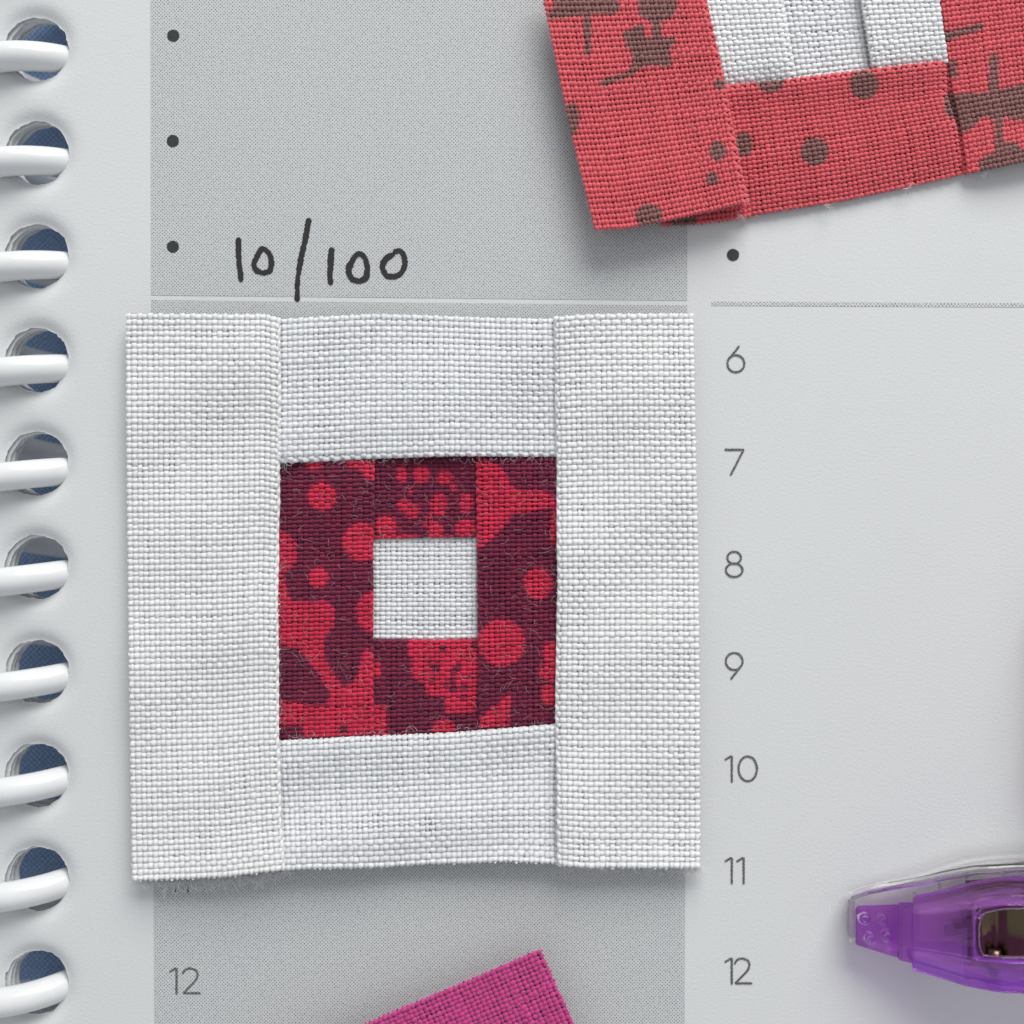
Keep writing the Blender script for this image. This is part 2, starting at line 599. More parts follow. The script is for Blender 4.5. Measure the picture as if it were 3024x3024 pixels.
for p in (
    hw([(288, 300), (290, 420), (300, 540), (309, 625)]),
    hw([(486, 372), (448, 420), (415, 505), (440, 550), (500, 570), (548, 545), (558, 485), (540, 415)], True),
    hw([(860, 140), (850, 210), (822, 350), (798, 460), (772, 620), (768, 785)]),
    hw([(1045, 380), (1040, 500), (1034, 590), (1040, 650)]),
    hw([(1272, 412), (1225, 455), (1185, 545), (1210, 610), (1265, 635), (1322, 612), (1338, 545), (1322, 455)], True),
    hw([(1545, 425), (1490, 455), (1462, 520), (1490, 585), (1545, 600), (1610, 575), (1645, 500), (1632, 420), (1598, 388), (1565, 398)]),
):
    strokes('handwritten_mark', [p], 16.5, M_pen, page, z=0.0055, rough=0.8)

# coil: one turn of the plastic spiral through each hole
for k, hy in enumerate(HOLES):
    path = []
    th = np.radians(np.linspace(-178, 178, 72))
    cxw = (252 - 1512) / PPC - 0.55
    for t in th:
        x = cxw + 0.55 * math.cos(t)
        z = -0.60 + 0.66 * math.sin(t)
        # helix: advances down the page as it climbs to the left
        y = (1512 - (hy + 0 + 25 * t + (154 - 25 * math.pi) * (t / math.pi) ** 5)) / PPC
        path.append((x, y, z))
    v, q, tr = tube(path, 0.0965, 18, True)
    o = link('coil_turn', mesh_np('coil_turn', v, q, tris=tr), M_coil, planner)


# ---------------------------------------------------------------- woven cloth
def polyline_at(P, t):
    P = np.asarray(P, float)
    d = np.r_[0, np.cumsum(np.hypot(*np.diff(P, axis=0).T))]
    d /= d[-1]
    t = np.asarray(t, float)
    x = np.interp(t, d, P[:, 0]); y = np.interp(t, d, P[:, 1])
    # extrapolate past the ends
    lo, hi = t < 0, t > 1
    if lo.any():
        s = (P[1] - P[0]) / (d[1] - d[0]); x = np.where(lo, P[0, 0] + s[0] * t, x); y = np.where(lo, P[0, 1] + s[1] * t, y)
    if hi.any():
        s = (P[-1] - P[-2]) / (d[-1] - d[-2]); x = np.where(hi, P[-1, 0] + s[0] * (t - 1), x); y = np.where(hi, P[-1, 1] + s[1] * (t - 1), y)
    return np.stack([x, y], -1)


def coons(top, bottom, left, right):
    c00, c10 = np.array(top[0], float), np.array(top[-1], float)
    c01, c11 = np.array(bottom[0], float), np.array(bottom[-1], float)

    def F(s, t):
        s, t = np.broadcast_arrays(np.asarray(s, float), np.asarray(t, float))
        T, B = polyline_at(top, s), polyline_at(bottom, s)
        L, R = polyline_at(left, t), polyline_at(right, t)
        s_, t_ = s[..., None], t[..., None]
        return (1 - t_) * T + t_ * B + (1 - s_) * L + s_ * R - ((1 - s_) * (1 - t_) * c00 + s_ * (1 - t_) * c10 + (1 - s_) * t_ * c01 + s_ * t_ * c11)
    return F


def plen(P):
    return np.hypot(*np.diff(np.asarray(P, float), axis=0).T).sum()


K = 4     # samples per crossing
RV = 6    # vertices round a thread


def weave(name, parent, edges, z0, mat, col, pitch=(15.5, 17), wr=(0.50, 0.40), folds='', fold_h=0.03, zfun=None,
          back=None, back_col=(0.3, 0.3, 0.3), amp=0.0085, thick=0.0085, frays='', label=None, jit=0.9, foldw=16.0, fuzz=0, wave=0.006, fdens=1.0, warp_top=1.0, pinch=0.30, tw=0.13, fray=2.6, back_gap=0.021, wob=0.0, weft_tone=1.0):
    """plain-woven cloth filling a four-sided patch: every warp and weft thread is a real tube going over and under"""
    top, bottom, left, right = edges
    F = coons(top, bottom, left, right)
    wpx, hpx = (plen(top) + plen(bottom)) / 2, (plen(left) + plen(right)) / 2
    nu, nv = max(4, int(round(wpx / pitch[0]))), max(4, int(round(hpx / pitch[1])))
    p1, p2, p3, p4 = rng.uniform(0, 6.28, 4)

    def height(s, t, P):
        z = np.full(s.shape, float(z0))
        z = z + wave * (np.sin(P[..., 0] / 95 + p1) * np.cos(P[..., 1] / 120 + p2) + 0.6 * np.sin(P[..., 1] / 61 + P[..., 0] / 140 + p3))
        if zfun is not None: z = z + zfun(s, t, P)
        for e, d in (('l', s * wpx), ('r', (1 - s) * wpx), ('t', t * hpx), ('b', (1 - t) * hpx)):
            if e in folds:
                u = np.clip(1 - d / foldw, 0, 1.3)
                z = z - fold_h * u ** 2.2
        return z

    V, Q, DY, AL, AR = [], [], [], [], []
    base = 0
    for fam in (0, 1):
        n_thr, n_cross = (nu, nv) if fam == 0 else (nv, nu)
        lenpx = hpx if fam == 0 else wpx
        pit = pitch[fam]
        n = n_cross * K + 1
        par = np.linspace(0, 1, n)[None, :].repeat(n_thr, 0)
        ends = ('t', 'b') if fam == 0 else ('l', 'r')
        e0 = rng.uniform(0.1, 1.5, n_thr) * (fray / lenpx) if ends[0] in frays else np.zeros(n_thr)
        e1 = rng.uniform(0.1, 1.5, n_thr) * (fray / lenpx) if ends[1] in frays else np.zeros(n_thr)
        par = -e0[:, None] + par * (1 + e0 + e1)[:, None]
        idx = np.arange(n_thr)
        pos = (idx + 0.5) / n_thr
        across = pos[:, None] + (smooth_noise(n, K * 9, jit, n_thr) + rng.normal(0, jit * 0.35, n_thr)[:, None] + smooth_noise(n, K * 2, jit * 0.25, n_thr)) / (wpx if fam == 0 else hpx)
        sgn = ((-1.0) ** idx)[:, None] * (1 if fam == 0 else -1)
        osc = np.cos(math.pi * (par * n_cross - 0.5)) * sgn
        if fam == 1 and wob:
            across = across + wob * osc / hpx
        if fam == 0 and wob:
            across = across + 0.5 * wob * osc / wpx
        s, t = (across, par) if fam == 0 else (par, across)
        P = F(s, t)
        h = height(np.clip(s, 0, 1), np.clip(t, 0, 1), P)
        thr_w = 1 + np.clip(rng.normal(0, tw, n_thr), -0.3, 0.35)[:, None] + smooth_noise(n, K * 5, 0.09, n_thr)
        zc = h + amp * osc * (warp_top if fam == 0 else 2 - warp_top) + smooth_noise(n, K * 2, 0.0009, n_thr)
        hw_ = wr[fam] * pit / PPC * thr_w * (1 - pinch + (pinch + 0.04) * (0.5 + 0.5 * osc))
        hz = thick * (0.95 + 0.12 * osc) * np.sqrt(thr_w)
        endt = np.ones(n); endt[:2] = (0.25, 0.75); endt[-2:] = (0.75, 0.25)
        if ends[0] in frays: hw_[:, :2] = hw_[:, :2] * endt[:2]
        if ends[1] in frays: hw_[:, -2:] = hw_[:, -2:] * endt[-2:]
        x, y = W(P[..., 0], P[..., 1], h)
        tx, ty = np.gradient(x, axis=1), np.gradient(y, axis=1)
        ln = np.hypot(tx, ty) + 1e-9
        sx, sy = -ty / ln, tx / ln
        a = (np.arange(RV) + 0.5) * 2 * math.pi / RV
        ca, sa = np.cos(a), np.sin(a)
        # the thread narrows to a point at its two ends
        v = np.empty((n_thr, n, RV, 3), np.float32)
        v[..., 0] = x[..., None] + sx[..., None] * ca * hw_[..., None]
        v[..., 1] = y[..., None] + sy[..., None] * ca * hw_[..., None]
        v[..., 2] = zc[..., None] + sa * hz[..., None]
        q = grid_quads(n, RV, 0, True)
        if fam == 0: q = q
        offs = (np.arange(n_thr) * n * RV)[:, None, None]
        Q.append((q[None] + offs + base).reshape(-1, 4))
        # dye at the place of each ring vertex
        Pv = P[:, :, None, :] + np.stack([ca[None, None] * 0.6 * pit * 0.5 * sx[..., None], -ca[None, None] * 0.6 * pit * 0.5 * sy[..., None]], -1)
        c = col(Pv[..., 0], Pv[..., 1])
        tone = (1 + rng.normal(0, 0.035, n_thr)[:, None] + smooth_noise(n, K * 4, 0.03, n_thr))[..., None, None]
        if fam == 1: tone = tone * weft_tone
        c = np.clip(c * tone, 0, 0.93)
        V.append(v.reshape(-1, 3)); DY.append(c.reshape(-1, 3))
        al = (par * lenpx / PPC + idx[:, None] * 3.7)[..., None].repeat(RV, 2)
        AL.append(al.reshape(-1)); AR.append(np.broadcast_to(np.arange(RV) / RV * 2.0, v.shape[:3]).reshape(-1))
        base += n_thr * n * RV
    if back is not None:
        # backing sheet just below the threads: seam allowance, gap shade put into its colour
        s0, s1, t0, t1 = back
        n = 34
        S, T = np.meshgrid(np.linspace(s0, s1, n), np.linspace(t0, t1, n), indexing='ij')
        P = F(S, T)
        h = height(S, T, P) - back_gap
        x, y = W(P[..., 0], P[..., 1], h)
        v = np.stack([x, y, h], -1).reshape(-1, 3)
        V.append(v); Q.append(grid_quads(n, n, base)[:, ::-1]); base += len(v)
        DY.append(np.tile(np.array(back_col, float), (len(v), 1))); AL.append(P[..., 0].ravel() / 90); AR.append(P[..., 1].ravel() / 90)
    me = mesh_np(name, np.concatenate(V), np.concatenate(Q), attrs={'dye': np.concatenate(DY), 'along': np.concatenate(AL), 'around': np.concatenate(AR)})
    o = link(name, me, mat, parent)
    if label: o['label'] = label
    if fuzz:
        S, T = rng.random(fuzz), rng.random(fuzz)
        P = F(S, T)
        hairs.setdefault(parent.name, []).append((P, height(S, T, P), col(P[:, 0], P[:, 1])))
    return F, height


hairs = {}


def hair_mesh(spec, width=0.0011):
    """spec: list of (x, y, z, heading, length, curl, colour)"""
    V, Q, T, DY = [], [], [], []
    b = 0
    for (x, y, z, a, ln, curl, lift, colr) in spec:
        n = 9
        pts = []
        px_, py_, pz, aa = x, y, z, a
        for i in range(n):
            pts.append((px_, py_, pz))
            aa += curl / n + rng.normal(0, 0.14)
            px_ += math.cos(aa) * ln / n; py_ += math.sin(aa) * ln / n
            pz += lift * math.cos(i / n * math.pi) / n
        r = width * np.linspace(1, 0.45, n) * rng.uniform(0.7, 1.3)
        v, q, tr = tube(pts, r, 4, False)
        V.append(v); Q.append(q + b); b += len(v)
        DY.append(np.tile(np.asarray(colr, float), (len(v), 1)))
    V = np.concatenate(V)
    return mesh_np('loose_fibres', V, np.concatenate(Q), attrs={'dye': np.concatenate(DY), 'along': V[:, 0].copy(), 'around': V[:, 1].copy()})


WHITE = np.array((0.885, 0.90, 0.90))


def white_col(px, py):
    return np.broadcast_to(WHITE, px.shape + (3,)).astype(float)


def side_col(px, py):
    return np.broadcast_to(np.array((0.905, 0.915, 0.90)), px.shape + (3,)).astype(float)


def single_col(px, py):
    return np.broadcast_to(np.array((0.835, 0.85, 0.87)), px.shape + (3,)).astype(float)


RED = np.array((0.55, 0.020, 0.064)); WINE = np.array((0.140, 0.010, 0.042))


def z2(pts, ox, oy, k=4.2):
    return [(ox + a / k, oy + b / k) for a, b in pts]


red_ell = [(951, 1466, 44, 43), (1069, 1600, 58, 57), (812, 1632, 66, 66), (941, 1705, 30, 31), (1104, 1808, 52, 62), (1589, 1723, 42, 48), (1482, 1897, 68, 70),
           (1625, 1925, 24, 32), (1620, 1984, 34, 26), (1620, 2050, 22, 32),
           (1142, 1552, 33, 31), (1197, 1493, 22, 19), (1216, 1518, 18, 12), (1296, 1490, 25, 34), (1378, 1486, 20, 31), (1284, 1564, 23, 26), (1377, 1562, 33, 28), (1228, 1502, 15, 13),
           (1188, 1400, 14, 27), (1246, 1402, 24, 25), (1312, 1410, 24, 21), (1098, 1392, 26, 26), (926, 1372, 24, 14), (1118, 1975, 12, 26), (1310, 2152, 34, 28)]
red_poly = [
    z2([(105, 30), (110, 110), (700, 110), (790, 200), (780, 420), (720, 480), (660, 600), (660, 760), (750, 960), (850, 1090), (900, 1170), (1030, 1120), (1100, 950), (1140, 720),
        (1300, 700), (1300, 1000), (1290, 1760), (700, 1790), (410, 1790), (400, 1650), (60, 1640), (60, 1330), (300, 1350), (480, 1400), (700, 1400), (740, 1240), (560, 960),
        (380, 740), (330, 690), (60, 640), (60, 30)], 800, 1750),
    [(820, 1690), (838, 1692), (848, 1740), (868, 1785), (820, 1790)],
    z2([(700, 60), (900, 110), (1060, 190), (1150, 290), (1200, 400), (1240, 470), (1450, 500), (1680, 510), (1750, 600), (1800, 700), (1600, 720), (1400, 770), (1230, 790), (1180, 900),
        (1070, 1000), (1000, 1080), (930, 1130), (830, 1200), (700, 1300)], 1220, 1330),
    z2([(1740, 640), (1800, 640), (1800, 900), (1740, 880)], 1220, 1330),
    z2([(1210, 1260), (1100, 1310), (1050, 1380), (950, 1440), (880, 1530), (780, 1560), (780, 1700), (1190, 1680), (1215, 1300)], 1220, 1750),
    z2([(-65, 500), (-55, 750), (-5, 800), (-25, 900), (5, 1050), (150, 1130), (160, 1260), (400, 1300), (400, 1480), (650, 1500), (760, 1490), (800, 1200), (830, 560), (820, 500)], 1220, 1750),
    [(1100, 2083), (1142, 2083), (1146, 2170), (1100, 2170)],
]
dark_ell = [(1015, 2155, 15, 12)] + [(1220 + a / 4.2, 1750 + b / 4.2, r / 4.2 * 1.15) for a, b, r in
            ((210, 860, 32), (370, 700, 42), (570, 900, 32), (280, 940, 52), (520, 960, 42), (240, 1080, 28), (490, 1080, 42), (500, 1190, 48), (630, 1170, 36), (620, 1290, 32), (420, 1130, 28), (760, 650, 45), (330, 860, 24), (650, 780, 22), (130, 980, 26), (700, 1040, 24))]


def soft_mask(px, py, ells, polys, minus=(), r_=3.0, shift=(0, 0)):
    """share of a small neighbourhood that lies inside the motif: ink bleeds unevenly along the threads"""
    acc = np.zeros(px.shape)
    nx, ny = rng.normal(0, 2.2, px.shape), rng.normal(0, 2.2, px.shape)
    for dx, dy in ((0, 0), (r_, 0), (-r_, 0), (0, r_), (0, -r_)):
        x, y = px + nx + dx + shift[0], py + ny + dy + shift[1]
        m = np.zeros(px.shape, bool)
        for e in ells: m |= in_ell(x, y, e)
        for p in polys: m |= in_poly(x, y, p)
        for e in minus: m &= ~in_ell(x, y, e)
        acc += m
    return acc / 5.0


L_ell = [(951, 1466, 44, 43), (1069, 1600, 58, 57), (812, 1632, 66, 66), (941, 1705, 30, 31), (1104, 1808, 52, 62), (1098, 1390, 30, 26), (1060, 1374, 36, 12), (926, 1372, 26, 15)]
R_ell = [(1589, 1723, 42, 48), (1482, 1897, 68, 70), (1625, 1925, 24, 32), (1620, 1984, 34, 26), (1620, 2050, 22, 32), (1640, 1560, 12, 60)]
T_ell = [(1142, 1552, 33, 31), (1197, 1493, 22, 19), (1216, 1518, 18, 12), (1296, 1490, 25, 34), (1378, 1486, 20, 31), (1284, 1564, 23, 26), (1377, 1562, 33, 28), (1228, 1502, 15, 13),
         (1188, 1400, 14, 27), (1246, 1402, 24, 25), (1312, 1410, 24, 21), (1160, 1586, 80, 10), (1300, 1588, 40, 8), (1268, 1524, 9, 8), (1340, 1440, 9, 12), (1214, 1448, 9, 9), (1252, 1548, 8, 8)]
B_ell = [(1112, 1975, 16, 28), (1310, 2152, 34, 28), (1350, 1900, 60, 14), (1250, 1896, 40, 12)]


def piece_col(ells, polys, minus=()):
    def f(px, py):
        m = soft_mask(px, py, ells, polys, minus)[..., None]
        # the dye is uneven: the wine overprint lets some red through
        n = 0.5 + 0.5 * np.sin(px / 23.0 + 1.7 * np.sin(py / 31.0)) * np.sin(py / 19.0 + 1.3 * np.sin(px / 27.0))
        w = WINE + (RED - WINE) * (0.10 * n)[..., None]
        rr = RED * (0.86 + 0.22 * n)[..., None]
        return w * (1 - m) + rr * m
    return f


colL = piece_col(L_ell, [red_poly[0], red_poly[1]], [(1015, 2155, 15, 12)])
colR = piece_col(R_ell, [red_poly[2], red_poly[3], red_poly[4]])
colT = piece_col(T_ell, [])
colB = piece_col(B_ell, [red_poly[5], red_poly[6]], dark_ell)


CORAL = np.array((0.72, 0.098, 0.122)); BROWN = np.array((0.245, 0.100, 0.090))
k1, k2 = 2.76, 1.9836
br_poly_left = [
    z2([(90, -60), (610, -60), (640, 80), (590, 125), (400, 120), (400, 420), (380, 460), (345, 450), (335, 130), (200, 150), (60, 170), (50, 100), (100, 60)], 1600, 0, k1),
    z2([(790, -60), (1080, -60), (1105, 60), (1060, 150), (970, 190), (970, 310), (1075, 310), (1090, 350), (1050, 400), (1040, 450), (1070, 490), (1050, 550), (980, 550), (880, 540),
        (800, 560), (740, 620), (480, 720), (470, 660), (700, 590), (740, 520), (730, 430), (690, 380), (650, 270), (740, 240), (780, 200), (830, 210), (850, 320), (895, 320), (890, 190), (800, 130), (780, 60)], 1600, 0, k1)]
br_ell_left = [(2125, 250, 16, 17), (2119, 447, 24, 30), (2102, 529, 18, 20), (1916, 638, 41, 34), (1689, 352, 22, 48)]
br_ell_bottom = [(2274, 237, 43, 40), (2551, 252, 43, 43), (2405, 449, 42, 42), (2196, 428, 26, 38), (2806, 312, 20, 36)]
br_poly_right = [
    z2([(430, 340), (830, 235), (850, 300), (600, 380), (440, 440)], 2660, 0, 3.45),
    z2([(900, 545), (980, 545), (990, 920), (890, 950)], 2660, 0, 3.45),
    z2([(430, 960), (880, 950), (900, 900), (1010, 920), (1256, 860), (1400, 830), (1400, 1230), (1150, 1230), (1060, 1200), (1030, 1220), (1040, 1450), (1180, 1460), (1256, 1560), (1400, 1600), (1400, 1640),
        (880, 1790), (790, 1790), (790, 1640), (950, 1550), (960, 1300), (920, 1210), (830, 1190), (760, 1260), (700, 1340), (600, 1360), (540, 1200), (430, 1100)], 2660, 0, 3.45),
    z2([(480, 620), (570, 620), (570, 800), (490, 800)], 2660, 0, 3.45)]


def coral_col(polys, ells, fade=None):
    def f(px, py):
        m = soft_mask(px, py, ells, polys, (), 2.4)[..., None]
        return CORAL * (1 - m) + BROWN * m
    return f


# ---------------------------------------------------------------- white and crimson quilt block
block = empty('quilt_block', (W(1220, 1760)[0], W(1220, 1760)[1], 0.0),
              'small square patchwork block of white cotton with a crimson and wine printed square ring', 'quilt block')
s_ = 1.5652
ov = 10


def sc(pts):
    return [(a * s_, b * s_) for a, b in pts]


wk = dict(pitch=(15.5, 17.0), wr=(0.52, 0.47), amp=0.0058, thick=0.0068, tw=0.10, jit=0.9, wave=0.013, pinch=0.12, back_gap=0.011, wob=1.4, warp_top=1.18, weft_tone=1.03)
BW = (0.86, 0.87, 0.87)
side_l = [sc([(238, 591), (330, 591), (440, 592), (500, 592), (530, 601)]), sc([(250, 1662), (310, 1660), (420, 1655), (538, 1641)]),
          sc([(238, 591), (239, 850), (243, 1200), (250, 1662)]), sc([(530, 601), (529, 870), (526, 1100), (526, 1390), (531, 1520), (538, 1641)])]
side_r = [sc([(1044, 597), (1090, 593), (1180, 591), (1308, 591)]), sc([(1051, 1633), (1110, 1637), (1200, 1637), (1321, 1638)]),
          sc([(1044, 597), (1049, 866), (1051, 1100), (1048, 1365), (1051, 1633)]), sc([(1308, 591), (1313, 850), (1317, 1030), (1320, 1300), (1321, 1638)])]


def side_z(s, t, P):
    return 0.016 * np.sin(np.clip(t, 0, 1) * 9.5) * 0.5 - 0.030 * (np.abs(s - 0.5) * 2) ** 3 * 0.5


def lr_z(out_left):
    def f(s, t, P):
        o = (1 - s) if out_left else s        # 1 at the outer cut edge
        return -0.035 * o ** 2 + 0.055 * np.clip(t, 0, 1) ** 6 + 0.007 * np.sin(t * 11 + 1)
    return f


weave('border_strip', block, side_l, 0.132, M_white_yarn, side_col, folds='r', fold_h=0.04, zfun=lr_z(True), back=(0.01, 0.985, 0.01, 0.985), back_col=BW,
      frays='b', label='tall white border strip with a frayed lower end', fuzz=20, **wk)
weave('border_strip', block, side_r, 0.132, M_white_yarn, side_col, folds='l', fold_h=0.04, zfun=lr_z(False), back=(0.015, 0.99, 0.01, 0.985), back_col=BW,
      frays='b', label='tall white border strip beside the printed hours', fuzz=20, **wk)
top_s = [sc([(522, 602), (600, 597), (700, 592), (800, 594), (950, 600), (1052, 601)]), sc([(522, 874), (600, 871), (700, 866), (850, 861), (1056, 862)]),
         sc([(522, 602), (522, 874)]), sc([(1052, 601), (1056, 862)])]
bot_s = [sc([(520, 1397), (600, 1393), (700, 1388), (850, 1382), (1000, 1370), (1056, 1365)]), sc([(530, 1642), (600, 1639), (700, 1637), (820, 1630), (950, 1626), (1056, 1629)]),
         sc([(520, 1397), (530, 1642)]), sc([(1056, 1365), (1056, 1629)])]


def top_z(s, t, P):
    return -0.03 * (1 - t) ** 2 + 0.010 * np.sin(s * 8 + t * 3)


def bot_z(s, t, P):
    return 0.055 * t ** 3 + 0.014 * np.sin(t * 9.5 + s * 2.0) - 0.02 * np.exp(-s * 8) - 0.02 * np.exp(-(1 - s) * 8)


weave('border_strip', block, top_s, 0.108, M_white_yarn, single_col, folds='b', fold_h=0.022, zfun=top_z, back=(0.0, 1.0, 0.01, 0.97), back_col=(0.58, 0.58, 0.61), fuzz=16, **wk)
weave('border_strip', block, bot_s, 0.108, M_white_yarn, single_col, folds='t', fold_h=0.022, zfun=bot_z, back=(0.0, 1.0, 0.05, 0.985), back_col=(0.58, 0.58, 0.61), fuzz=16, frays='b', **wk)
rk = dict(wob=0.4, weft_tone=1.15, pitch=(15.8, 13.2), wr=(0.58, 0.38), amp=0.0080, thick=0.0078, pinch=0.34, tw=0.09, back_gap=0.016, back_col=(0.16, 0.010, 0.034), warp_top=1.12)


def tuck(s, t, P):
    return -0.030 * np.exp(-np.clip(t, 0, 1) * 840 / 30) - 0.030 * np.exp(-np.clip(1 - t, 0, 1) * 840 / 38)


xl, xr_ = 527 * s_ - ov, 1050 * s_ + ov
p_l = [[(xl, 1352), (1107, 1345)], [(xl, 2197), (1105, 2185)], [(xl, 1352), (xl, 2197)], [(1107, 1345), (1104, 1600), (1103, 1890), (1105, 2185)]]
p_r = [[(1407, 1340), (xr_, 1338)], [(1415, 2165), (xr_, 2150)], [(1407, 1340), (1408, 1590), (1412, 1890), (1415, 2165)], [(xr_, 1338), (xr_, 2150)]]
weave('print_strip', block, p_l, 0.084, M_red_yarn, colL, folds='r', fold_h=0.034, back=(0, 0.985, 0, 1), fuzz=170, wave=0.005, foldw=15, zfun=tuck, **rk)
weave('print_strip', block, p_r, 0.084, M_red_yarn, colR, folds='l', fold_h=0.034, back=(0.015, 1, 0, 1), fuzz=150, wave=0.005, foldw=15, zfun=tuck, **rk)
p_t = [[(1092, 1342), (1420, 1340)], [(1095, 1591), (1200, 1589), (1300, 1588), (1420, 1586)], [(1092, 1342), (1095, 1591)], [(1420, 1340), (1420, 1586)]]
p_b = [[(1092, 1886), (1200, 1887), (1300, 1888), (1425, 1886)], [(1092, 2192), (1425, 2170)], [(1092, 1886), (1092, 2192)], [(1425, 1886), (1425, 2170)]]
weave('print_strip', block, p_t, 0.052, M_red_yarn, colT, folds='b', fold_h=0.020, back=(0, 1, 0, 0.98), fuzz=60, wave=0.004, foldw=12, **rk)
weave('print_strip', block, p_b, 0.052, M_red_yarn, colB, folds='t', fold_h=0.020, back=(0, 1, 0.02, 1), fuzz=60, wave=0.004, foldw=12, **rk)


def sq_z(s, t, P):
    return -0.010 + 0.012 * np.sin(np.clip(s, 0, 1) * math.pi) * np.sin(np.clip(t, 0, 1) * math.pi)


c_s = [[(1090, 1575), (1425, 1573)], [(1090, 1900), (1425, 1900)], [(1090, 1575), (1090, 1900)], [(1425, 1573), (1425, 1900)]]
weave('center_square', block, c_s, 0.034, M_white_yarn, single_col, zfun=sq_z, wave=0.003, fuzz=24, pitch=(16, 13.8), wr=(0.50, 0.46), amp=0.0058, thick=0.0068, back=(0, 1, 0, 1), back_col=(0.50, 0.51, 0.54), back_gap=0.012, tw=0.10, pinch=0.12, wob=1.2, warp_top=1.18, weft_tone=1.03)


def hair_spec(items, per=1.0, lens=(0.03, 0.10), tint=0.35, lift=0.012):
    spec = []
    for P, h, c in items:
        for (px, py), z, cc in zip(P, h, c):
            x, y = W(px, py, z + 0.016)
            col_ = np.clip(cc * (1 - tint) + np.array((0.75, 0.7, 0.72)) * tint, 0, 1)
            spec.append((float(x), float(y), float(z) + 0.017, rng.uniform(0, 6.28), rng.uniform(*lens), rng.normal(0, 1.8), lift * rng.uniform(0.3, 1), col_))
    return spec


def edge_hairs(P0, P1, z, n, ang, spread, lens, colr, fun=None):
    spec = []
    for i in range(n):
        f = rng.random()
        px, py = P0[0] + (P1[0] - P0[0]) * f, P0[1] + (P1[1] - P0[1]) * f
        x, y = W(px, py, z)
        spec.append((float(x), float(y), z + rng.normal(0, 0.004), ang + rng.normal(0, spread), rng.uniform(*lens), rng.normal(0, 2.2), rng.uniform(-0.03, 0.01), colr))
    return spec


sp = hair_spec(hairs['quilt_block'])
dn = -math.pi / 2
sp += edge_hairs((395, 2600), (842, 2570), 0.085, 420, dn, 0.9, (0.02, 0.11), (0.82, 0.83, 0.84))
sp += edge_hairs((460, 2598), (760, 2580), 0.085, 150, dn + 0.2, 0.7, (0.06, 0.16), (0.82, 0.83, 0.84))
sp += edge_hairs((1650, 2556), (2066, 2562), 0.085, 260, dn, 0.9, (0.02, 0.09), (0.82, 0.83, 0.84))
sp += edge_hairs((2000, 2545), (2066, 2560), 0.08, 140, dn + 0.3, 1.4, (0.03, 0.11), (0.85, 0.86, 0.87))
sp += edge_hairs((845, 2565), (1640, 2548), 0.10, 160, dn, 0.9, (0.015, 0.05), (0.8, 0.81, 0.82))
sp += edge_hairs((374, 930), (388, 2590), 0.085, 60, math.pi, 0.8, (0.01, 0.05), (0.82, 0.83, 0.84))
sp += edge_hairs((2048, 930), (2067, 2560), 0.085, 60, 0, 0.8, (0.01, 0.05), (0.82, 0.83, 0.84))
sp += edge_hairs((380, 928), (2040, 928), 0.08, 60, -dn, 0.8, (0.01, 0.04), (0.82, 0.83, 0.84))
sp += edge_hairs((828, 1360), (828, 2180), 0.10, 80, 0.3, 1.4, (0.02, 0.09), (0.55, 0.5, 0.52))
sp += edge_hairs((828, 1362), (1640, 1350), 0.10, 70, dn, 0.9, (0.02, 0.07), (0.6, 0.55, 0.56))
sp += edge_hairs((840, 2180), (1640, 2135), 0.09, 60, -dn, 0.9, (0.02, 0.07), (0.6, 0.5, 0.52))
sp += edge_hairs((1642, 1352), (1640, 2135), 0.10, 50, math.pi, 1.2, (0.02, 0.07), (0.5, 0.42, 0.45))
sp += edge_hairs((836, 1300), (842, 1365), 0.13, 26, dn, 0.35, (0.06, 0.13), (0.85, 0.86, 0.86))
o = link('loose_fibres', hair_mesh(sp, 0.0013), M_white_yarn, block)
meta(o, kind='stuff')
sp = edge_hairs((410, 2602), (835, 2574), 0.095, 230, dn, 1.0, (0.02, 0.10), (0.88, 0.89, 0.9))
sp += edge_hairs((470, 2602), (780, 2584), 0.09, 150, dn + 0.3, 0.9, (0.05, 0.14), (0.88, 0.89, 0.9))
sp += edge_hairs((1660, 2560), (2064, 2564), 0.095, 170, dn, 1.0, (0.015, 0.07), (0.88, 0.89, 0.9))
sp += edge_hairs((2005, 2540), (2062, 2560), 0.12, 90, dn + 0.4, 1.5, (0.03, 0.10), (0.9, 0.9, 0.91))
sp += edge_hairs((832, 2555), (850, 2572), 0.12, 40, dn + 0.4, 1.2, (0.03, 0.08), (0.9, 0.9, 0.91))
o = link('loose_fibres', hair_mesh(sp, 0.0024), M_white_yarn, block)
meta(o, kind='stuff')
# the one long dark lint hair on the right strip
for px, py, hd, ln, cu, cc, lb in ((1745, 975, -1.15, 0.19, 1.5, (0.12, 0.12, 0.13), 'dark curved hair on the right white strip'),
                                   (712, 980, -0.2, 0.08, -0.5, (0.25, 0.25, 0.26), 'short grey hair on the left white strip')):
    x, y = W(px, py, .13)
    o = link('lint_hair', hair_mesh([(float(x), float(y), 0.137, hd, ln, cu, 0.004, cc)], 0.0010), M_white_yarn, block)
    o['label'] = lb

# ---------------------------------------------------------------- coral block
Z2 = 0.10
coral = empty('quilt_block', (W(2500, 200)[0], W(2500, 200)[1], 0.0), 'coral red patchwork block with brown printed dots and a white striped middle', 'quilt block')
ck = dict(amp=0.0080, thick=0.0078, pinch=0.38, tw=0.10, fray=2.0, back_gap=0.015, back_col=(0.42, 0.035, 0.045))


def zl_left(s, t, P):
    return 0.03 * t + 0.02 * (1 - s)


